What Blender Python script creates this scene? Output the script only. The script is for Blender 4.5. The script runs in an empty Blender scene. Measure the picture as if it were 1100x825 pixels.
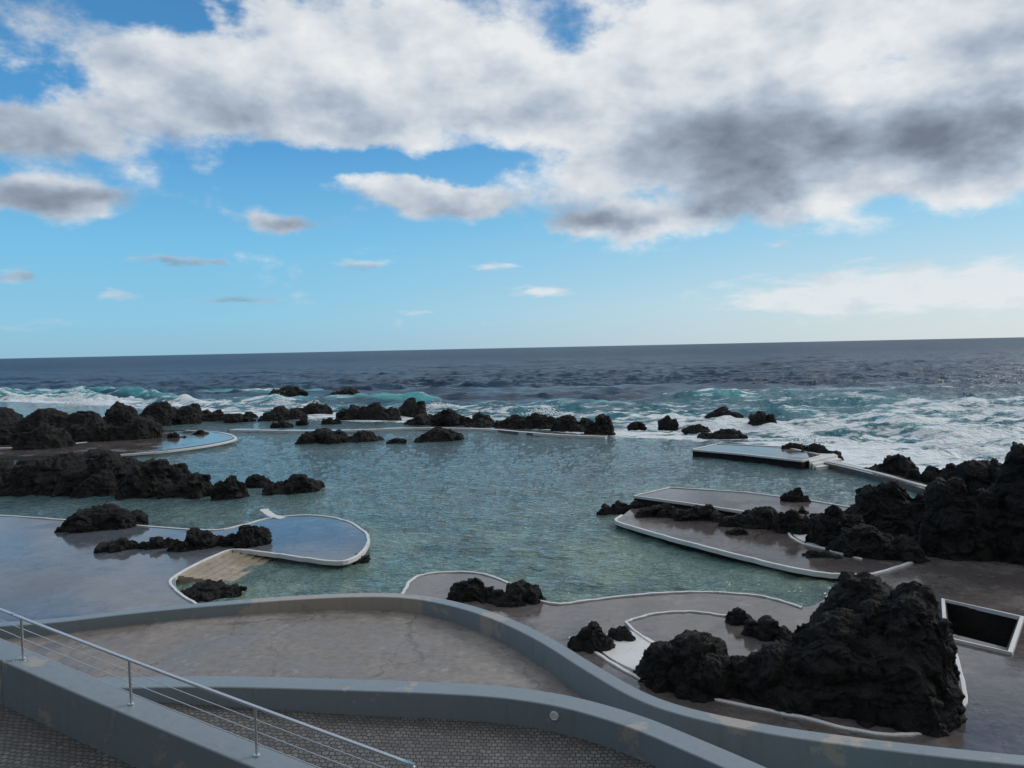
import bpy, math, random
import numpy as np
import bmesh
from mathutils import Vector, Matrix
from mathutils.geometry import tessellate_polygon
random.seed(4); np.random.seed(4)
S=bpy.context.scene
# ------------------------------------------------------------------ camera
F=831.0; H=10.0
pitch=math.radians(-2.68); roll=math.radians(-1.2)
cam=bpy.data.cameras.new("camera"); camo=bpy.data.objects.new("camera",cam); S.collection.objects.link(camo)
R=Matrix.Rotation(math.radians(90)+pitch,3,'X') @ Matrix.Rotation(roll,3,'Z')
M4=R.to_4x4(); M4.translation=Vector((0,0,H)); camo.matrix_world=M4
cam.sensor_width=36; cam.lens=F/1100*36; cam.clip_end=100000; cam.clip_start=0.1
S.camera=camo
def ray(u,v): return (R@Vector(((u-550)/F,-(v-412.5)/F,-1))).normalized()
def G(u,v,z=0.0):           # survey point: where a sight line meets the level z
    d=ray(u,v); t=(z-H)/d.z
    return Vector((d.x*t,d.y*t,z))
# ------------------------------------------------------------------ numpy noise
def h3(i,j,k,s):
    n=(i*374761393+j*668265263+k*1274126177+s*974634777)&0xffffffff
    n=((n^(n>>13))*1274126177)&0xffffffff
    n=(n^(n>>16))&0xffffffff
    return n/4294967295.0
def vn(P,s=0):
    Pi=np.floor(P).astype(np.int64); f=P-Pi; f=f*f*(3-2*f)
    i,j,k=Pi[:,0],Pi[:,1],Pi[:,2]; x,y,z=f[:,0],f[:,1],f[:,2]
    def L(a,b,t): return a+(b-a)*t
    c=lambda a,b,d:h3(i+a,j+b,k+d,s)
    return L(L(L(c(0,0,0),c(1,0,0),x),L(c(0,1,0),c(1,1,0),x),y),L(L(c(0,0,1),c(1,0,1),x),L(c(0,1,1),c(1,1,1),x),y),z)
def fbm(P,o=4,s=0):
    r=0;a=.5;t=0
    for q in range(o): r=r+a*vn(P*2.03**q+q*7.3,s+q); t+=a; a*=.5
    return r/t
def lump(P,s=0): return np.abs(2*vn(P,s)-1)
# ------------------------------------------------------------------ node helpers
def NM(name):
    m=bpy.data.materials.new(name); m.use_nodes=True; nt=m.node_tree
    return m,nt,nt.nodes['Principled BSDF']
class T:
    def __init__(s,nt): s.nt=nt
    def n(s,t,**k):
        x=s.nt.nodes.new(t)
        for a,b in k.items(): setattr(x,a,b)
        return x
    def put(s,sock,v):
        if v is None: return
        if isinstance(v,bpy.types.NodeSocket): s.nt.links.new(v,sock)
        else: sock.default_value=v
    def m(s,op,a,b=None,c=None,clamp=False):
        x=s.n('ShaderNodeMath',operation=op,use_clamp=clamp); s.put(x.inputs[0],a); s.put(x.inputs[1],b); s.put(x.inputs[2],c); return x.outputs[0]
    def v(s,op,a,b=None,out=0):
        x=s.n('ShaderNodeVectorMath',operation=op); s.put(x.inputs[0],a); s.put(x.inputs[1],b)
        return x.outputs['Value'] if out else x.outputs[0]
    def noise(s,vec,scale,detail=5,rough=.55,out='Fac'):
        x=s.n('ShaderNodeTexNoise'); s.put(x.inputs['Vector'],vec); x.inputs['Scale'].default_value=scale; x.inputs['Detail'].default_value=detail; x.inputs['Roughness'].default_value=rough
        return x.outputs[out]
    def ss(s,val,a,b,c=0.,d=1.):
        x=s.n('ShaderNodeMapRange',interpolation_type='SMOOTHSTEP'); s.put(x.inputs[0],val)
        for i,q in enumerate((a,b,c,d)): s.put(x.inputs[i+1],q)
        return x.outputs[0]
    def mix(s,f,a,b,mode='MIX'):
        x=s.n('ShaderNodeMix',data_type='RGBA',blend_type=mode); s.put(x.inputs[0],f)
        for i,q in ((6,a),(7,b)):
            if isinstance(q,tuple) and len(q)==3: q=q+(1,)
            s.put(x.inputs[i],q)
        return x.outputs[2]
    def bump(s,h,strength,dist=.05,nrm=None):
        x=s.n('ShaderNodeBump'); s.put(x.inputs['Height'],h); x.inputs['Strength'].default_value=strength; x.inputs['Distance'].default_value=dist
        if nrm is not None: s.put(x.inputs['Normal'],nrm)
        return x.outputs[0]
    def pos(s): return s.n('ShaderNodeNewGeometry').outputs['Position']
    def scale(s,vec,t):
        return s.v('MULTIPLY',vec,t)
# ------------------------------------------------------------------ mesh helpers
def mkobj(name,verts,faces,mat,smooth=False,parent=None):
    me=bpy.data.meshes.new(name); me.from_pydata([tuple(v) for v in verts],[],faces); me.update()
    if smooth: me.polygons.foreach_set('use_smooth',[True]*len(me.polygons))
    o=bpy.data.objects.new(name,me); S.collection.objects.link(o); me.materials.append(mat)
    if parent: o.parent=parent
    return o
def catmull(pts,n=8,closed=False):
    P=[Vector(p) for p in pts]; out=[]; N=len(P)
    rng=N if closed else N-1
    for i in range(rng):
        if closed: a,b,c,d=P[(i-1)%N],P[i],P[(i+1)%N],P[(i+2)%N]
        else: a,b,c,d=P[max(i-1,0)],P[i],P[i+1],P[min(i+2,N-1)]
        for k in range(n):
            t=k/n
            out.append(.5*((2*b)+(c-a)*t+(2*a-5*b+4*c-d)*t*t+(3*b-a-3*c+d)*t**3))
    if not closed: out.append(P[-1])
    return out
def normals2(P,closed=False):
    N=len(P); r=[]
    for i in range(N):
        a=P[(i-1)%N] if closed else P[max(i-1,0)]; b=P[(i+1)%N] if closed else P[min(i+1,N-1)]
        t=Vector((b.x-a.x,b.y-a.y,0)).normalized(); r.append(Vector((t.y,-t.x,0)))   # right-hand side
    return r
def band(name,edge,width,drop,mat,closed=False,center=False,bev=0.0):
    """kerb / parapet: edge = list of Vector top points, body lies to the right of travel"""
    nr=normals2(edge,closed); V=[];Fc=[]; N=len(edge)
    for i,(p,n) in enumerate(zip(edge,nr)):
        d=drop[i] if isinstance(drop,list) else drop
        o=p-n*width/2 if center else p
        q=o+n*width; b=bev
        V+=[o-Vector((0,0,d)), o-Vector((0,0,b)), o+n*b, q-n*b, q-Vector((0,0,b)), q-Vector((0,0,d))]
    for i in range(N if closed else N-1):
        j=(i+1)%N
        for k in range(5): Fc.append((i*6+k,i*6+k+1,j*6+k+1,j*6+k))
    if not closed: Fc.append((0,1,2,3,4,5)); Fc.append(tuple((N-1)*6+k for k in (5,4,3,2,1,0)))
    return mkobj(name,V,Fc,mat)
def slab(name,poly,drop,mat,holes=[],side=None):
    loops=[poly]+holes
    tris=tessellate_polygon([[Vector((p.x,p.y,0)) for p in l] for l in loops])
    V=[p for l in loops for p in l]; n0=len(V); Fc=[]
    for t in tris:
        a,b,c=[V[i] for i in t]
        Fc.append(tuple(t) if (b-a).cross(c-a).z>0 else tuple(reversed(t)))
    V=V+[p-Vector((0,0,drop)) for p in V]; off=0; nt=len(Fc)
    for l in loops:
        m=len(l)
        for i in range(m):
            a=off+i;b=off+(i+1)%m; Fc.append((a,b,b+n0,a+n0))
        off+=m
    o=mkobj(name,V,Fc,mat)
    if side:
        o.data.materials.append(side)
        for i in range(nt,len(Fc)): o.data.polygons[i].material_index=1
    return o
def loft(name,A,B,mat,n=10):
    V=[];Fc=[];N=len(A)
    for a,b in zip(A,B):
        for k in range(n+1): V.append(a.lerp(b,k/n))
    for i in range(N-1):
        for k in range(n):
            q=i*(n+1)+k; Fc.append((q,q+1,q+n+2,q+n+1))
    return mkobj(name,V,Fc,mat,True)
def tube(pts,r,seg=8):
    V=[];Fc=[];N=len(pts)
    for i,p in enumerate(pts):
        t=(pts[min(i+1,N-1)]-pts[max(i-1,0)]).normalized()
        up=Vector((0,0,1)) if abs(t.z)<.9 else Vector((1,0,0))
        a=t.cross(up).normalized(); b=a.cross(t)
        for k in range(seg):
            w=2*math.pi*k/seg; V.append(p+a*r*math.cos(w)+b*r*math.sin(w))
    for i in range(N-1):
        for k in range(seg):
            Fc.append((i*seg+k,i*seg+(k+1)%seg,(i+1)*seg+(k+1)%seg,(i+1)*seg+k))
    Fc.append(tuple(range(seg))); Fc.append(tuple((N-1)*seg+k for k in reversed(range(seg))))
    return V,Fc
def GP(l,z): return [G(u,v,z) for u,v in l]
# ------------------------------------------------------------------ materials
def concrete(name,c1,c2,rough=(.25,.7),wet=.5,sc=.35):
    m,nt,b=NM(name); t=T(nt); p=t.pos()
    n1=t.noise(p,sc,5,.6); n2=t.noise(p,sc*9,5,.65)
    f=t.ss(n1,.35,.65)
    c=t.mix(f,c1,c2)
    c=t.mix(t.ss(n2,.3,.75,0.,.55),c,tuple(x*.55 for x in c1))
    st=t.noise(t.v('ADD',p,(9,3,1)),sc*3,6,.7)
    c=t.mix(t.ss(st,.58,.66,0.,.35),c,tuple(min(1,x*1.5) for x in c2))
    # hairline cracks
    cw=t.v('ADD',p,t.scale(t.noise(p,1.3,3,.6,'Color'),(1.2,1.2,0)))
    vo=t.n('ShaderNodeTexVoronoi',feature='DISTANCE_TO_EDGE'); t.put(vo.inputs['Vector'],cw); vo.inputs['Scale'].default_value=.28
    c=t.mix(t.ss(vo.outputs['Distance'],.002,.009,.55,0.),c,tuple(x*.35 for x in c1))
    nt.links.new(c,b.inputs['Base Color'])
    w=t.ss(n1,wet-.06,wet+.08)
    rg=t.m('ADD',t.m('MULTIPLY',w,rough[1]-rough[0]),rough[0]); nt.links.new(rg,b.inputs['Roughness'])
    nt.links.new(t.bump(n2,.25,.02),b.inputs['Normal'])
    return m
deckm=concrete('deck_concrete',(.108,.092,.086),(.175,.153,.143),(.05,.30),.56)
wetdeck=concrete('wet_deck_concrete',(.115,.128,.15),(.17,.184,.21),(.06,.24),.55,.18)
rampm=concrete('ramp_concrete',(.22,.192,.17),(.31,.278,.252),(.24,.65),.47,.5)
def paint(name,c,chip,thr=.66,rough=.55,spots=[],edge=.6):
    m,nt,b=NM(name); t=T(nt); p=t.pos()
    n=t.noise(p,1.1,6,.7); n3=t.noise(p,14,4,.7)
    col=t.mix(t.ss(n3,.3,.7,0.,.25),c,tuple(x*.76 for x in c))
    col=t.mix(t.ss(n,.4,.7,0.,.35),col,tuple(x*.78 for x in c))
    acc=0.
    for sp,wd in spots:
        q=t.v('SUBTRACT',p,tuple(sp)); q=t.v('MULTIPLY',q,(1/wd,1/wd,1/wd))
        acc=t.m('MULTIPLY_ADD',t.m('EXPONENT',t.m('MULTIPLY',t.v('DOT_PRODUCT',q,q,1),-1.)),.28,acc)
    if spots:
        k=t.ss(t.m('ADD',n,acc),thr-.02,thr+.05,0.,.8); col=t.mix(k,col,chip)
        st=t.noise(t.scale(p,(5,5,.5)),1,4,.6); col=t.mix(t.ss(st,.5,.75,0.,.3),col,tuple(x*.6 for x in c))
    else:
        k=t.ss(t.m('ADD',t.m('MULTIPLY',n,.5),t.m('MULTIPLY',n3,.5)),thr-.05,thr+.03,0.,edge); col=t.mix(k,col,chip)
    nt.links.new(col,b.inputs['Base Color']); b.inputs['Roughness'].default_value=rough
    nt.links.new(t.bump(n3,.15,.01),b.inputs['Normal'])
    return m
wallm=paint('blue_grey_paint',(.235,.28,.305),(.42,.36,.30),.60,.38,[(G(290,652,1.85),.8),(G(345,650,1.85),1.1),(G(400,650,1.85),1.1),(G(440,652,1.85),.7),(G(785,774,1.7),.5),(G(905,800,1.5),.5),(G(525,672,1.7),.4)])
whitem=paint('white_paint',(.74,.74,.72),(.30,.28,.26),.60,.5)
tanm=concrete('step_stone',(.36,.29,.21),(.45,.38,.29),(.3,.6),.5)
def rockmat(name):
    m,nt,b=NM(name); t=T(nt); p=t.pos()
    n1=t.noise(p,.8,4,.65); n2=t.noise(p,7,6,.8)
    c=t.mix(t.ss(n1,.38,.68),(.011,.011,.0115),(.033,.030,.028))
    c=t.mix(t.ss(n2,.50,.75,0.,.7),c,(.066,.059,.053))
    nt.links.new(c,b.inputs['Base Color']); b.inputs['Roughness'].default_value=.8; b.inputs['Specular IOR Level'].default_value=.45
    nt.links.new(t.bump(n2,1.,.3),b.inputs['Normal'])
    return m
rockm=rockmat('basalt_lava')
def cobble():
    m,nt,b=NM('cobblestone'); t=T(nt); p=t.pos()
    br=t.n('ShaderNodeTexBrick'); br.inputs['Scale'].default_value=1
    br.inputs['Brick Width'].default_value=.13; br.inputs['Row Height'].default_value=.12; br.inputs['Mortar Size'].default_value=.014
    br.inputs['Mortar Smooth'].default_value=.4; br.inputs['Bias'].default_value=0
    br.inputs['Color1'].default_value=(.11,.104,.098,1); br.inputs['Color2'].default_value=(.19,.178,.166,1); br.inputs['Mortar'].default_value=(.035,.033,.03,1)
    wp=t.v('ADD',p,t.scale(t.v('SUBTRACT',t.noise(p,4,3,.5,'Color'),(.5,.5,.5)),(.12,.12,0))); t.put(br.inputs['Vector'],wp)
    c=t.mix(t.ss(t.noise(p,1.2,5,.6),.35,.7,0.,.5),br.outputs['Color'],(.07,.065,.06))
    nt.links.new(c,b.inputs['Base Color']); b.inputs['Roughness'].default_value=.55
    nt.links.new(t.bump(t.m('SUBTRACT',1.,br.outputs['Fac']),.8,.03),b.inputs['Normal'])
    return m
cobm=cobble()
steel,nt_,b_=NM('stainless_steel'); b_.inputs['Base Color'].default_value=(.72,.72,.72,1); b_.inputs['Metallic'].default_value=1; b_.inputs['Roughness'].default_value=.32
t_=T(nt_); nt_.links.new(t_.ss(t_.noise(t_.pos(),30,4,.6),.3,.7,.25,.45),b_.inputs['Roughness'])
hillm,nt_,b_=NM('hillside_scrub'); t_=T(nt_); p_=t_.pos(); nt_.links.new(t_.mix(t_.ss(t_.noise(p_,.05,8,.65),.42,.58),(.05,.07,.03),(.12,.10,.075)),b_.inputs['Base Color']); b_.inputs['Roughness'].default_value=.9
spraym,nt_,b_=NM('sea_spray_water'); b_.inputs['Base Color'].default_value=(.85,.88,.9,1); b_.inputs['Roughness'].default_value=.6

# ------------------------------------------------------------------ sea
DZ=.33
pit=GP([(1016,647),(1094,664),(1082,696),(1020,680)],DZ)
def build_sea():
    reef=[(-300,430),(-100,430),(0,431),(90,434),(170,441),(300,449),(400,452),(500,457),(600,462),(660,467),(740,471),(800,476),(870,490),(940,503),(1000,516),(1100,520),(1250,520)]
    rp=[G(u,v,0) for u,v in reef]
    ra=np.array([math.atan2(p.x,p.y) for p in rp]); rr=np.array([p.to_2d().length for p in rp])
    NA=1150
    az=np.linspace(math.radians(-62),math.radians(62),NA)
    d=np.concatenate([np.arange(560,40,-.9),np.arange(40,8,-.22),np.arange(8,1.6,-.1),np.geomspace(1.6,.15,14)])
    r=H*F/d; NR=len(r)
    A,Rr=np.meshgrid(az,r); A=A.ravel();Rr=Rr.ravel()
    x=np.sin(A)*Rr; y=np.cos(A)*Rr
    s=Rr-np.interp(A,ra,rr)
    P=np.stack([x,y,np.zeros_like(x)],1)
    sea=np.clip((s+2)/25,0,1); sea=sea*sea*(3-2*sea)
    dr=Rr*Rr/(H*F)*.9; dr=np.where(Rr>208,dr*.25,dr); dr=np.where(Rr>1030,dr*.45,dr)
    z=np.zeros_like(x); rng=np.random.RandomState(3)
    for i in range(46):
        lam=2.2*1.08**i*(.9+.2*rng.rand())
        th=math.radians(-100+rng.randn()*30); k=2*math.pi/lam
        ph=rng.rand()*6.28
        amp=.0115*lam if lam<12 else .13
        att=np.clip(lam/(2.2*dr)-.3,0,1)
        if lam>25: att=np.maximum(att,.5)
        q=np.sin(k*(x*math.cos(th)+y*math.sin(th))+ph+2.2*fbm(P/(lam*3),2,i))
        z+=att*amp*((1-2*np.abs(q)) if i%2 else q)*sea
    z*=np.clip(1-(Rr-250)/1200,.5,1)
    n=fbm(P*np.array([.02,.02,1]),4,50); n2=fbm(P*np.array([.03,.06,1]),4,51)
    crest=np.zeros_like(x)
    side=np.clip((A-math.radians(8))/math.radians(12),0,1)
    for c,w,a in ((16,2.5,1.),(32,3.5,1.5),(54,5,1.6),(85,7,1.2)):
        g=np.exp(-((s-c-(n-.5)*40)/w)**2)*np.clip((n2-.43)*6,0,1)*a; crest=np.maximum(crest,g*(1-.6*side))
    z+=crest*1.05
    rip=(fbm(P*1.2,3,77)-.5)*.26+(fbm(P*.45,2,78)-.5)*.15
    z+=rip*(1-sea)*np.clip(1.6-Rr/120,0.4,1)
    nf=fbm(P*np.array([.03,.08,1]),5,60); ng=fbm(P*np.array([.012,.02,1]),3,61)
    width=38+52*side
    inner=np.where(s>0,np.exp(-(s/width)**2),np.exp(-(s/2.5)**2))
    lft=np.clip((A-math.radians(-42))/math.radians(12),.6,1)
    foam=inner*lft*(.78-.22*side+1.3*(nf-.5)+1.0*(ng-.5))+crest*.24+np.clip(s/60,0,1)*.04*np.exp(-s/300)
    foam=np.clip(foam,0,1.2)
    px=[p.x for p in pit]; py=[p.y for p in pit]
    z=np.where((x>min(px)-.8)&(x<max(px)+.8)&(y>min(py)-.8)&(y<max(py)+.8),-3,z)
    verts=np.stack([x,y,z],1).astype(np.float32)
    me=bpy.data.meshes.new('sea')
    nv=len(verts); me.vertices.add(nv); me.vertices.foreach_set('co',verts.ravel())
    i=np.arange(NR-1)[:,None]*NA+np.arange(NA-1)[None,:]; i=i.ravel()
    f=np.stack([i,i+NA,i+NA+1,i+1],1).astype(np.int32); nf_=len(f)
    me.loops.add(nf_*4); me.loops.foreach_set('vertex_index',f.ravel()); me.polygons.add(nf_)
    me.polygons.foreach_set('loop_start',np.arange(nf_,dtype=np.int32)*4)
    me.update(calc_edges=True); me.polygons.foreach_set('use_smooth',np.ones(nf_,dtype=bool))
    for nm,arr in (('foam',foam),('sea',sea),('crest',crest),('near',np.clip((62-Rr)/30,0,1)),('far',np.clip((Rr-150)/700,0,1))):
        a=me.attributes.new(nm,'FLOAT','POINT'); a.data.foreach_set('value',arr.astype(np.float32))
    if me.polygons[len(me.polygons)//2].normal.z<0: me.flip_normals()
    o=bpy.data.objects.new('sea',me); S.collection.objects.link(o)
    m,nt,b=NM('sea_water'); t=T(nt); p=t.pos()
    at=lambda nm:(lambda q:(setattr(q,'attribute_name',nm),q.outputs['Fac'])[1])(t.n('ShaderNodeAttribute'))
    foam,seaA,cr,near,far=at('foam'),at('sea'),at('crest'),at('near'),at('far')
    big=t.noise(t.scale(p,(.02,.07,.05)),1,6,.8)
    fn=t.noise(t.scale(p,(.25,.6,.6)),1,6,.7); fn2=t.noise(t.scale(p,(.035,.12,.1)),1,6,.7)
    pool=t.mix(near,(.085,.148,.158),(.115,.190,.162))
    pool=t.mix(t.ss(t.noise(p,.09,3,.6),.42,.62,0.,.6),pool,(.04,.080,.085))
    shal=t.m('MULTIPLY',near,t.ss(t.noise(t.v('ADD',p,(31,7,0)),.16,4,.65),.46,.6,0.,.75))
    pool=t.mix(shal,pool,(.21,.285,.215))
    pool=t.mix(t.m('MULTIPLY',t.ss(fn2,.54,.68,0.,.3),t.ss(fn,.42,.62)),pool,(.42,.48,.48))
    deep=t.mix(t.ss(big,.40,.60),(.004,.022,.052),(.022,.070,.125))  # light and dark of the wave chop put into the colour, where bump flattens
    deep=t.mix(t.ss(foam,.06,.36,0.,.85),deep,(.045,.19,.225))
    deep=t.mix(t.ss(cr,.25,.9,0.,.9),deep,(.09,.40,.41))
    col=t.mix(seaA,pool,deep)
    ff=t.m('ADD',t.m('MULTIPLY',foam,.72),t.m('ADD',t.m('MULTIPLY',t.m('SUBTRACT',fn,.5),1.8),t.m('MULTIPLY',t.m('SUBTRACT',fn2,.5),1.3)))
    fm=t.ss(ff,.32,.52)
    fm=t.m('MULTIPLY',fm,t.ss(foam,.03,.14))
    caps=t.m('MULTIPLY',t.ss(fn2,.67,.71),t.m('MULTIPLY',seaA,t.ss(fn,.5,.6,0.,.5)))
    fm=t.m('MAXIMUM',fm,caps)
    col=t.mix(fm,col,(.78,.82,.83))
    nt.links.new(col,b.inputs['Base Color'])
    nt.links.new(t.m('ADD',t.m('MULTIPLY',fm,.5),t.m('ADD',.05,t.m('ADD',t.m('MULTIPLY',seaA,.2),t.m('MULTIPLY',far,.15)))),b.inputs['Roughness'])
    nt.links.new(t.m('SUBTRACT',.5,t.m('ADD',t.m('MULTIPLY',seaA,.1),t.m('MULTIPLY',far,.12))),b.inputs['Specular IOR Level'])
    b.inputs['IOR'].default_value=1.33
    r1=t.noise(t.scale(p,(1.2,2.0,1)),1.1,3,.62); r2=t.noise(t.scale(p,(.14,.3,.2)),1,5,.65)
    b1=t.bump(r1,1.,.32)
    b2=t.n('ShaderNodeBump'); t.put(b2.inputs['Height'],r2); t.put(b2.inputs['Strength'],t.m('MULTIPLY',seaA,.9)); b2.inputs['Distance'].default_value=1.8; nt.links.new(b1,b2.inputs['Normal'])
    nt.links.new(b2.outputs[0],b.inputs['Normal'])
    me.materials.append(m)
build_sea()

# ------------------------------------------------------------------ rocks
_bm=bmesh.new(); bmesh.ops.create_icosphere(_bm,subdivisions=3,radius=1)
IV=np.array([v.co[:] for v in _bm.verts]); IF=np.array([[v.index for v in f.verts] for f in _bm.faces]); _bm.free()
seedc=[10]
def rock(name,parts,z=0.,res=46,nb=13,deep=.62,tall=1.0,core=.31,tpr=.27):
    """lava heap: angular chunks fused by a voxel remesh, then broken up by 3-D lumps and pits"""
    VV=[];FF=[];o=0; seedc[0]+=1; sd=seedc[0]; rnd=random.Random(sd*7); Ws=[]
    for pt in parts:
        ul,ur,vb,vt=pt[:4]; zz=pt[4] if len(pt)>4 else z
        p=G((ul+ur)/2,vb,zz); yy=p.y; W=(ur-ul)*yy/F; D=W*deep; Ws.append(W)
        rad=Vector((p.x,p.y,0)); r=rad.length; rad/=r
        side=Vector((rad.y,-rad.x,0))
        hv=(vb-vt)*yy/F; h=max(hv-D*(H-zz)/r*.5,.42*hv)*.95*tall
        if yy>60: W*=1.08
        c=p+rad*D*.5
        pk=rnd.uniform(-.2,.2)
        lst=[(pk*.5,0,core,1.)]+[(sx*.28+rnd.uniform(-.05,.05),rnd.uniform(-.15,.15),.22,rnd.uniform(.5,.85)) for sx in (-1,1)]
        for k in range(nb-3):
            while True:
                ox,oy=rnd.uniform(-1,1),rnd.uniform(-1,1)
                if ox*ox+oy*oy<1: break
            env=1-.6*min(1,math.hypot(ox-pk*2,oy*.8))**2.
            lst.append((ox*.40,oy*.36,rnd.uniform(.09,.18),max(.2,env*rnd.uniform(.55,1.0))))
        for ox,oy,ra_,hh in lst:
            a=ra_*W; b=max(ra_*D*1.25,a*.6); hz=hh*h
            n=np.sign(IV)*np.abs(IV)**.74
            ang=rnd.uniform(0,3.14); c_,s_=math.cos(ang),math.sin(ang)
            n=np.stack([n[:,0]*c_-n[:,1]*s_,n[:,0]*s_+n[:,1]*c_,n[:,2]],1)
            off=rnd.uniform(0,99)
            q=1+(vn(IV*1.3+off,sd)-.5)*.8
            tp=1-tpr*np.clip(n[:,2],0,1)
            X=n[:,0]*a*q*tp+n[:,2]*a*rnd.uniform(-.25,.25); Y=n[:,1]*b*q*tp; Z=n[:,2]*hz/np.abs(n[:,2]).max()*(1+(vn(IV*1.7+off+5,sd)-.5)*.25)
            Z=np.maximum(Z,-.35)
            cx=c.x+side.x*ox*W+rad.x*oy*D; cy=c.y+side.y*ox*W+rad.y*oy*D
            VV.append(np.stack([cx+X*side.x+Y*rad.x,cy+X*side.y+Y*rad.y,Z+zz],1)); FF.append(IF+o); o+=len(IV)
    V=np.concatenate(VV);Fx=np.concatenate(FF); Wm=sum(Ws)/len(Ws)
    me=bpy.data.meshes.new('tmp'); me.from_pydata(V.tolist(),[],Fx.tolist()); me.update()
    ob=bpy.data.objects.new(name,me); S.collection.objects.link(ob)
    md=ob.modifiers.new('r','REMESH'); md.mode='VOXEL'; md.voxel_size=max(Wm/res,.04); md.adaptivity=0
    dg=bpy.context.evaluated_depsgraph_get(); dg.update()
    me2=bpy.data.meshes.new_from_object(ob.evaluated_get(dg)); ob.modifiers.clear(); ob.data=me2; me2.name=name
    nv=len(me2.vertices); co=np.empty(nv*3,np.float32); me2.vertices.foreach_get('co',co); co=co.reshape(-1,3).astype(float)
    no=np.empty(nv*3,np.float32); me2.vertex_normals.foreach_get('vector',no); no=no.reshape(-1,3)
    f=max(min(1.,Wm/3.2),.25)
    wp=co+ (np.stack([fbm(co/(f*.8)+k*31,2,k) for k in range(3)],1)-.5)*f*.9
    dsp=f*(.48*(lump(wp/(f*1.05),1)**.8-.47)+.33*(lump(wp/(f*.48),2)**.8-.47)+.21*(lump(wp/(f*.22),3)**.9-.44)+.13*(lump(wp/(f*.10),4)-.45))*.62
    co2=co+no*dsp[:,None]
    co2[:,2]+=((1-lump(wp/(f*.42)+9,7))-.5)*f*.06*np.clip(no[:,2],0,1)
    me2.vertices.foreach_set('co',co2.astype(np.float32).ravel()); me2.update()
    me2.polygons.foreach_set('use_smooth',np.zeros(len(me2.polygons),dtype=bool))
    me2.materials.clear(); me2.materials.append(rockm); return ob
O='lava_rock_outcrop'; B='lava_boulder'
rock(O,[(-90,40,480,434),(0,90,478,434),(50,125,478,438),(20,75,486,452)],res=55,nb=20)
rock(O,[(100,166,472,429),(118,170,476,446),(85,130,478,450)])
rock(O,[(146,206,458,428),(190,226,451,433),(160,195,448,436),(215,252,452,441)])
rock(O,[(-80,60,531,483),(10,110,532,482),(70,160,533,483),(125,205,535,488),(172,230,536,503),(40,150,520,480)],res=55,nb=22)
rock(B,[(227,270,537,510)]); rock(B,[(262,293,524,507)]); rock(B,[(284,346,531,509)])
rock(B,[(68,157,571,541,DZ)],res=70,core=.36)
rock(O,[(103,150,594,578,DZ),(145,187,591,574,DZ)])
rock(B,[(182,242,592,568,DZ)],res=60); rock(B,[(240,291,589,561,DZ)],res=60)
rock(O,[(188,265,643,624,.1),(205,248,640,622,.1)],res=60)
rock(O,[(320,376,477,458),(366,408,475,462)]); rock(B,[(448,498,475,457)]); rock(B,[(417,436,477,470)])
rock(O,[(220,249,453,439),(242,273,454,442)]); rock(O,[(281,325,452,434),(315,355,446,431)])
rock(O,[(361,399,451,434),(387,428,451,431)]); rock(B,[(427,458,447,425)])
rock(O,[(434,484,457,444),(466,508,458,437),(497,531,457,441),(500,540,459,450)])
rock(O,[(530,573,461,444),(556,603,461,442)]); rock(O,[(594,638,464,443),(626,661,468,444)])
for q in [(290,312,460,451),(318,332,457,447),(345,365,456,448),(258,276,449,442),(180,200,474,463),(205,225,470,461),(674,694,460,452),(706,729,460,446),(761,795,449,436),(804,834,456,440)]: rock(B,[q],nb=8)
rock(O,[(735,763,463,454),(752,800,472,459)])
rock(O,[(834,875,491,473),(859,900,495,475)])
rock(O,[(292,332,425,414),(356,386,425,416)])
rock(O,[(927,985,514,483)]); rock(O,[(976,1015,523,495),(1001,1048,526,496)])
rock(O,[(904,1015,581,510),(980,1075,602,502),(1035,1180,610,468),(1080,1260,600,448),(1015,1110,565,484)],z=DZ,res=85,nb=26,core=.36)
rock(B,[(837,874,549,521,.5)])
rock(O,[(643,685,554,536),(664,704,554,538),(690,720,557,541)])
rock(O,[(680,745,558,538,.3),(720,790,562,541,.3),(770,850,570,542,.3),(740,770,561,539,.3)],deep=.35)
rock(O,[(832,874,576,544,DZ),(868,932,590,540,DZ),(892,990,604,558,DZ),(779,805,577,565,DZ),(845,880,566,543,DZ)],res=60)
rock(B,[(857,908,606,591,.2)])
rock('lava_crag',[(866,1006,742,606,DZ),(915,1028,772,608,DZ),(848,960,770,640,DZ),(900,1026,786,676,DZ),(790,900,764,686,DZ),(690,800,752,671,DZ),(680,745,737,688,DZ),(770,860,758,700,DZ)],res=54,nb=24,deep=.78,tall=1.02,core=.42,tpr=.20)
rock(B,[(608,659,702,665,DZ)],res=50,core=.36); rock(B,[(652,683,690,671,DZ)],res=40)
rock(O,[(779,815,673,650,DZ),(800,850,690,657,DZ)],res=45)
rock(O,[(476,538,653,615,.2),(512,588,657,618,.2)],res=55)
rock(B,[(350,398,607,594,0)])

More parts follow.
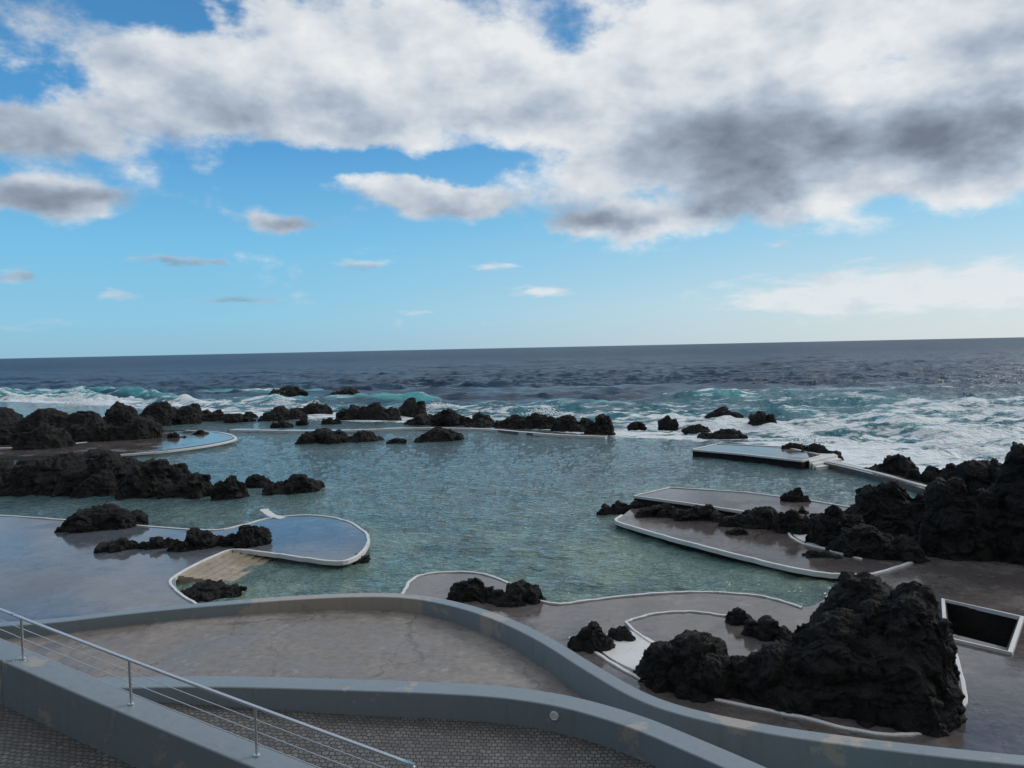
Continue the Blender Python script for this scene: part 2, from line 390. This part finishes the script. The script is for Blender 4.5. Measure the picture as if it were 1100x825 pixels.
# ------------------------------------------------------------------ decks
def white_kerb(pts,z,w=.12,closed=False,up=.05,n=6,smooth=True):
    P=[G(u,v,z+up) for u,v in pts]
    P=catmull(P,n,closed) if smooth else P
    P=[p+Vector((random.gauss(0,.016),random.gauss(0,.016),random.gauss(0,.006))) for p in P]
    return band('white_kerb',P,w,up+.15,whitem,closed,True,.015)
lob=[(0,553),(70,558),(150,564),(225,569),(262,563),(290,556),(335,553),(372,559),(394,574),(390,591),(368,602),(330,599),(296,594),(262,590)]
D1=catmull(GP([(-250,545),(-120,548)]+lob,DZ),5)+GP([(240,592),(188,618),(190,634),(215,650),(225,665),(225,690),(-250,720)],DZ)
slab('pool_deck',D1,.8,wetdeck,side=deckm)
white_kerb([(-120,548)]+lob,DZ,.15)
white_kerb([(262,590),(240,592),(188,618),(190,634),(215,650)],DZ,.12)
white_kerb([(283,547),(291,553),(303,556)],DZ,.5)
st=bpy.data.objects.new('pool_steps',None); S.collection.objects.link(st)
a0,a1=G(188,618,DZ),G(240,592,DZ); dirn=(G(285,592,DZ)-a1); dirn.z=0; dirn.normalize()
for i in range(6):
    z=DZ-.02-.06*i; w=.42
    q=[a0+dirn*w*i,a0+dirn*w*(i+1),a1+dirn*w*(i+1),a1+dirn*w*i]
    o=slab('step_%d'%(i+1),[Vector((k.x,k.y,z)) for k in q],.5,tanm); o.parent=st
outer=[(436,631),(446,619),(475,614),(515,615),(550,627),(575,642),(600,648),(640,643),(700,637),(760,635),(820,640),(862,652),(888,642),(908,624),(930,616)]
D6=catmull(GP(outer,DZ),5)+GP([(1010,580),(1100,560),(1400,560),(1700,720),(1700,950),(900,850),(700,800),(600,750),(500,705),(425,670),(425,645)],DZ)
slab('pool_deck',D6,.8,deckm,holes=[pit])
white_kerb([(430,640)]+outer[:12],DZ)
white_kerb(outer[12:],DZ)
slab('pit_floor',[p-Vector((0,0,1.1)) for p in pit],.05,rockm)
band('pit_wall',[p-Vector((0,0,.02)) for p in pit],.05,1.1,rockm,True,True)
kp=[G(u,v,DZ+.10) for u,v in [(1013,643),(1098,662),(1085,700),(1016,684)]]
band('pit_kerb',kp,.14,.14,whitem,True,True,.01)
white_kerb([(672,667),(700,659),(740,656),(780,661),(790,668)],DZ,.10)
white_kerb([(672,667),(690,683),(720,700),(760,712),(800,713),(850,708),(884,712)],DZ,.10)
white_kerb([(612,684),(640,700),(690,729),(760,748),(860,769),(930,785),(985,787),(1018,774),(1036,747),(1026,700)],DZ,.12)
slab('white_painted_floor',catmull(GP([(642,690),(664,676),(690,682),(712,694),(738,706),(712,716),(690,722),(655,706)],DZ+.012),4,True),.01,whitem)
slab('white_painted_floor',catmull(GP([(850,570),(866,565),(890,571),(905,580),(885,586),(862,581)],DZ+.07),4,True),.02,whitem)
low=[(662,559),(690,568),(740,582),(800,597),(860,611),(900,616),(945,614),(985,600)]
slab('bathing_platform',catmull(GP(low,DZ+.05),4)+GP([(960,575),(900,552),(830,540),(720,537),(680,545)],DZ+.05),.9,deckm,side=rockm)
white_kerb([(668,553)]+low,DZ+.05,.16)
white_kerb([(862,566),(848,572),(860,582),(890,590),(925,600)],DZ+.05,.14)
up=GP([(681,533),(740,541),(800,550),(845,557),(900,556),(930,548),(870,538),(800,529),(720,524)],.95)
slab('bathing_platform',up,.9,deckm,side=rockm)
band('white_kerb',[Vector((p.x,p.y,p.z+.05)) for p in up],.14,.15,whitem,True,True,.01)
up=GP([(744,483),(800,488),(862,495),(884,489),(840,480),(770,477)],.62)
slab('concrete_pier',up,1.3,deckm,side=rockm)
band('white_kerb',[Vector((p.x,p.y,p.z+.05)) for p in up],.25,.15,whitem,True,True,.01)
for i in range(3):
    slab('pier_step',GP([(862,486+i*4),(886,483+i*5),(900+i*4,489+i*4),(870+i*4,496+i*3)],.56-.15*i),.6,whitem)
wk=catmull(GP([(862,490),(905,499),(950,510),(1000,524),(1060,538)],.4),6)
band('seawall_walkway',wk,1.3,.9,deckm,center=True)
band('white_kerb',[p+Vector((0,-.65,.05)) for p in wk],.22,.2,whitem,center=True)
band('white_kerb',[p+Vector((0,.75,.05)) for p in wk],.15,.2,whitem,center=True)
sw=catmull(GP([(250,461),(350,462),(450,459),(520,460),(560,463),(600,466),(650,468)],.25),5)
band('seawall',sw,1.8,.8,deckm,center=True)
band('white_kerb',[p+Vector((0,-.9,.04)) for p in sw],.5,.3,whitem,center=True)
slab('pool_deck',catmull(GP([(-100,478),(30,478),(110,471),(165,462),(235,464),(252,469),(235,475),(180,483),(120,488),(20,490),(-100,492)],.35),4,True),.6,deckm)
white_kerb([(110,489),(180,484),(235,476),(253,470),(235,464),(200,462)],.35,.3)
white_kerb([(-60,481),(30,480),(108,473)],.35,.3)

# ------------------------------------------------------------------ ramps, parapets
def spl(pts,n=8):
    P=[G(u,v,z) for u,v,z,h in pts]; C=catmull(P,n); hs=[]
    for i in range(len(pts)-1):
        for k in range(n): hs.append(pts[i][3]*(1-k/n)+pts[i+1][3]*k/n)
    hs.append(pts[-1][3]); return C,hs
def resample(P,N):
    L=[0]
    for a,b in zip(P,P[1:]): L.append(L[-1]+(b-a).length)
    L=np.array(L); q=np.linspace(0,L[-1],N); A=np.array([p[:] for p in P])
    return [Vector((np.interp(t,L,A[:,0]),np.interp(t,L,A[:,1]),np.interp(t,L,A[:,2]))) for t in q]
WA=[(-250,690,2.1,.4),(-100,674,2.05,.4),(0,668,2.0,.4),(60,664,2.,.35),(130,656,2.,.35),(200,649,2.,.35),(300,641,2.,.38),(380,637,2.,.42),(440,638,2.,.46),(490,646,2.,.52),(540,661,2.,.6),(590,684,1.95,.7),(640,714,1.9,.8),(690,742,1.85,.85),(740,760,1.8,.9),(820,777,1.75,.9),(900,789,1.7,.9),(1000,801,1.65,.9),(1100,811,1.6,.9),(1250,824,1.55,.9)]
A_,hA=spl(WA); band('ramp_parapet_wall',A_,.42,[1.9]*len(A_),wallm,bev=.02)
WB=[(-200,742,2.6,1.),(-60,735,2.55,1.),(60,729,2.5,1.),(150,727,2.45,.9),(250,726,2.4,.85),(400,730,2.3,.75),(500,734,2.2,.7),(560,739,2.15,.7),(620,749,2.1,.7),(690,769,2.05,.7),(760,797,2.,.7),(830,827,1.95,.7),(920,868,1.9,.7)]
B_,hB=spl(WB); band('ramp_parapet_wall',B_,.6,[1.7]*len(B_),wallm,bev=.02)
nA=normals2(A_); Ab=[p+n*.2-Vector((0,0,h)) for p,n,h in zip(A_,nA,hA)]
nB=normals2(B_); Bb=[p+n*.3-Vector((0,0,h)) for p,n,h in zip(B_,nB,hB)]
ia=8*15; loft('concrete_ramp',resample(Ab[:ia],80),resample(Bb[:8*11],80),rampm)
WC=[(-300,571,4.3,1.),(-150,634,3.95,1.),(0,697,3.47,1.),(25,708,3.4,1.),(141,757,3.0,1.),(276,812,2.6,1.),(447,880,2.2,.9),(650,960,1.9,.8)]
C_,hC=spl(WC); nC=normals2(C_)
band('railing_parapet_wall',C_,.6,[1.6]*len(C_),wallm,center=True,bev=.02)
Cb=[p-Vector((0,0,h)) for p,h in zip(C_,hC)]
Bn=[p+n*.45-Vector((0,0,h*.85)) for p,n,h in zip(B_,nB,hB)]
loft('cobbled_ramp',resample(Bn,80),resample([p-Vector((0,0,.1)) for p in Cb],80),cobm)
loft('cobbled_path',resample(Cb,60),resample([p+Vector((-3.,-7.,.2)) for p in Cb],60),cobm)
def disc(name,c,nrm,r,dep,mat,parent=None):
    q=nrm.to_track_quat('Z','Y'); V=[];N=24
    for rr,zz in ((r,0),(r,dep),(r*.8,dep*1.3),(r*.75,dep),(0.001,dep)):
        for k in range(N): V.append(c+q@Vector((rr*math.cos(6.2832*k/N),rr*math.sin(6.2832*k/N),zz)))
    Fc=[(a*N+k,a*N+(k+1)%N,(a+1)*N+(k+1)%N,(a+1)*N+k) for a in range(4) for k in range(N)]
    return mkobj(name,V,Fc,mat,False,parent)
bi=8*7+6; pB=B_[bi]+nB[bi]*.605-Vector((0,0,.22)); disc('round_wall_lamp',pB,nB[bi],.10,.03,whitem)
rl=bpy.data.objects.new('steel_railing',None); S.collection.objects.link(rl)
end=8*6
base=C_[:end+1]; upp=lambda h:[p+Vector((0,0,h)) for p in base]
V,Fc=tube(upp(.92),.036,10); mkobj('handrail',V,Fc,steel,True,rl)
for k,h in enumerate((.24,.46,.68)):
    V,Fc=tube(upp(h),.009,6); mkobj('cable_%d'%(k+1),V,Fc,steel,True,rl)
for k,p in enumerate([C_[4],C_[10],C_[24],C_[32],C_[40],C_[48]]):
    V,Fc=tube([p,p+Vector((0,0,.9))],.028,10); mkobj('post_%d'%(k+1),V,Fc,steel,False,rl)
    V,Fc=tube([p+Vector((0,0,.001)),p+Vector((0,0,.03))],.06,12); mkobj('base_plate_%d'%(k+1),V,Fc,steel,False,rl)
slab('promenade',[Vector(p) for p in ((-60,-40,8.3),(60,-40,8.3),(60,1.5,8.3),(-60,1.5,8.3))],9,cobm)
slab('ground',[Vector(p) for p in ((-90,-60,.2),(90,-60,.2),(90,9,.2),(-90,9,.2))],1,deckm)
# the steep green hillside out of view behind the camera, added to block sky light
gx,gy=np.meshgrid(np.linspace(-500,500,90),np.linspace(-32,-420,50)); gx=gx.ravel();gy=gy.ravel()
gz=6+(-gy-32)*.95*(.75+.5*fbm(np.stack([gx*.01,gy*.01,0*gx],1),4,90))
Fh=[(j*90+i,j*90+i+1,(j+1)*90+i+1,(j+1)*90+i) for j in range(49) for i in range(89)]
mkobj('hillside_sky_block',np.stack([gx,gy,gz],1).tolist(),Fh,hillm,True)
# spray thrown up where swells hit the outer rocks
V=[];Fc=[];rs=random.Random(8)
for (u,v,n_,wd,ht) in [(84,437,1300,3.2,3.6),(300,436,700,3.,1.8),(338,441,600,3.,1.6),(585,447,500,3.5,1.3),(470,440,400,3.,1.2),(870,478,200,1.6,.8)]:
    c=G(u,v,0)
    for k in range(n_):
        a=rs.gauss(0,1); hh=abs(rs.gauss(0,.45))*ht*math.exp(-a*a*.6); q=Vector((c.x+a*wd*.5,c.y+rs.gauss(0,wd*.4),.3+hh)); s_=rs.uniform(.03,.12)
        i=len(V)
        for dv in ((1,1,1),(1,-1,-1),(-1,1,-1),(-1,-1,1)): V.append(q+Vector(dv)*s_*.6+Vector((rs.gauss(0,.03),0,0)))
        Fc+=[(i,i+1,i+2),(i,i+3,i+1),(i,i+2,i+3),(i+1,i+3,i+2)]
mkobj('sea_spray',V,Fc,spraym)

# ------------------------------------------------------------------ sky
w=bpy.data.worlds.new('World'); S.world=w; w.use_nodes=True; nt=w.node_tree; nt.nodes.clear(); t=T(nt)
try: w.cycles.sampling_method='NONE'
except Exception as ex: print(ex)
sel,srot=math.radians(28),math.radians(58)
sky=t.n('ShaderNodeTexSky',sky_type='NISHITA'); sky.sun_disc=False; sky.sun_elevation=sel; sky.sun_rotation=srot; sky.air_density=1.; sky.dust_density=.6; sky.ozone_density=2.
tc=t.n('ShaderNodeTexCoord').outputs['Generated']
sx=t.n('ShaderNodeSeparateXYZ'); t.put(sx.inputs[0],tc); X,Y,Z=sx.outputs
az=t.m('ARCTAN2',X,Y); el=t.m('ARCSINE',Z)
cv=t.n('ShaderNodeCombineXYZ'); t.put(cv.inputs[0],az); t.put(cv.inputs[1],el)
d1=t.scale(tc,(1,1,1.7))
wn=t.scale(t.v('SUBTRACT',t.noise(d1,6,5,.6,'Color'),(.5,.5,.5)),(.13,.065,0))
wv=t.v('ADD',cv.outputs[0],wn)
def blobs(lst,vec):
    acc=None
    for u,v,wu,wvv,a in lst:
        d=ray(u,v); a0=math.atan2(d.x,d.y); e0=math.asin(d.z)
        q=t.v('MULTIPLY',t.v('SUBTRACT',vec,(a0,e0,0)),(F/wu,F/wvv,0))
        g=t.m('EXPONENT',t.m('MULTIPLY',t.v('DOT_PRODUCT',q,q,1),-1.))
        acc=t.m('MULTIPLY_ADD',g,a,acc if acc is not None else 0.)
    return acc
cov=[(150,100,240,44,.72),(50,150,140,31,.5),(340,60,170,72,.7),(40,20,90,28,.4),(540,105,170,60,.7),(480,20,160,40,.35),(760,30,220,66,.75),(990,40,220,60,.85),(800,172,148,54,1.35),(1050,142,115,42,1.25),(478,213,76,19,1.3),(50,212,95,18,.9),(650,240,90,17,.9),(1020,208,130,20,.5),(310,235,50,11,.65),
 (35,85,60,22,-.8),(170,8,55,20,-.8),(600,35,50,24,-.5),(420,178,150,14,-.6),(450,50,50,20,-.3),(935,215,40,14,-.3),(900,75,60,20,-.25)]
small=[(195,280,55,6,.9),(385,286,42,7,.9),(580,313,42,6,.9),(8,296,24,8,.9),(525,287,40,6,.75),(835,262,22,8,.75),(980,300,220,20,.8),(1060,320,160,22,.7),(265,322,75,4,.7),(440,336,25,4,.7),(125,316,20,7,.7),(30,350,60,8,.5),(850,325,90,10,.5)]
drk=[(805,168,118,44,.72),(750,222,120,16,.35),(1050,142,85,30,.62),(650,242,75,13,.5),(250,135,260,22,.18),(600,120,120,30,.18),(50,215,95,16,.5),(30,155,120,26,.28),(310,237,60,14,.5),(195,282,70,9,.6),(385,288,55,9,.55),(475,228,80,9,.3),(1080,30,80,30,.3),(8,296,30,9,.4),(265,322,90,7,.4)]
C=blobs(cov,wv)
C=t.m('ADD',C,t.m('MULTIPLY',t.ss(el,math.radians(24),math.radians(34)),.45))
C=t.m('ADD',C,t.m('MULTIPLY',t.m('MULTIPLY',t.ss(t.m('ABSOLUTE',az),.66,.9),t.ss(el,.1,.3)),.45))
n1=t.noise(d1,6,8,.58); n1b=t.noise(t.v('ADD',d1,(.022,0,.04)),6,4,.5)
n2=t.noise(t.v('ADD',d1,(3.1,1.7,.4)),17,5,.6)
D=t.m('ADD',C,t.m('ADD',t.m('MULTIPLY',t.m('SUBTRACT',n1,.5),2.0),t.m('MULTIPLY',t.m('SUBTRACT',n2,.5),.7)))
alpha=t.ss(D,.22,.70)
d2=t.scale(tc,(1,1,4)); wn2=t.scale(t.v('SUBTRACT',t.noise(d2,14,3,.6,'Color'),(.5,.5,.5)),(.06,.016,0))
C2=blobs(small,t.v('ADD',cv.outputs[0],wn2)); m1=t.noise(d2,20,5,.6)
al2=t.ss(t.m('ADD',C2,t.m('MULTIPLY',t.m('SUBTRACT',m1,.5),1.6)),.35,1.,0.,.75)
shade=t.m('MULTIPLY',t.m('SUBTRACT',n1b,n1),1.9)
dk=t.m('ADD',blobs(drk,wv),t.m('ADD',shade,t.m('MULTIPLY',t.m('SUBTRACT',n2,.5),.25)))
dk=t.m('ADD',dk,t.ss(D,.35,1.7,.08,.38))
dk=t.m('ADD',dk,t.m('MULTIPLY',az,-.22))
rp=t.n('ShaderNodeValToRGB'); t.put(rp.inputs[0],t.m('MULTIPLY',dk,.8)); e=rp.color_ramp.elements
K=9.
e[0].position=0; e[0].color=(.90,.92,.94,1); e[1].position=1.; e[1].color=(.15,.18,.23,1)
for p_,c_ in ((.2,(.69,.75,.82,1)),(.4,(.47,.55,.66,1)),(.6,(.31,.37,.46,1)),(.8,(.20,.24,.31,1))):
    q=e.new(p_); q.color=c_
cloudc=t.v('SCALE',rp.outputs[0]); cloudc.node.inputs['Scale'].default_value=K
def eramp(lst):
    r_=t.n('ShaderNodeValToRGB'); t.put(r_.inputs[0],t.m('MULTIPLY',el,2.)); te=r_.color_ramp.elements
    te[0].position=0; te[0].color=lst[0][1]+(1,); te[1].position=lst[-1][0]; te[1].color=lst[-1][1]+(1,)
    for p_,c_ in lst[1:-1]:
        q=te.new(p_); q.color=c_+(1,)
    return r_.outputs[0]
gl=eramp([(0,(.29,.55,.74)),(.08,(.26,.60,.83)),(.25,(.19,.56,.86)),(.5,(.085,.36,.73)),(.8,(.06,.25,.54)),(1.,(.05,.2,.48))])
gr=eramp([(0,(.60,.71,.77)),(.1,(.56,.73,.82)),(.3,(.28,.61,.85)),(.5,(.13,.42,.75)),(.8,(.08,.28,.58)),(1.,(.06,.22,.5))])
g=t.mix(t.ss(az,-.45,.6),gl,gr)
gs=t.v('SCALE',g); gs.node.inputs['Scale'].default_value=9.6
skyc=t.mix(.12,gs,sky.outputs[0])
col=t.mix(al2,skyc,cloudc); col=t.mix(alpha,col,cloudc)
bg=t.n('ShaderNodeBackground'); t.put(bg.inputs[0],col); bg.inputs[1].default_value=.1
ow=t.n('ShaderNodeOutputWorld'); nt.links.new(bg.outputs[0],ow.inputs[0])
sun=bpy.data.lights.new('sun','SUN'); sun.energy=1.3; sun.angle=math.radians(18); sun.color=(1,.95,.88)
so=bpy.data.objects.new('sun',sun); S.collection.objects.link(so)
sd=Vector((math.sin(srot)*math.cos(sel),math.cos(srot)*math.cos(sel),math.sin(sel)))
so.rotation_euler=sd.to_track_quat('Z','Y').to_euler()
S.view_settings.view_transform='Standard'; S.view_settings.look='None'; S.view_settings.exposure=0
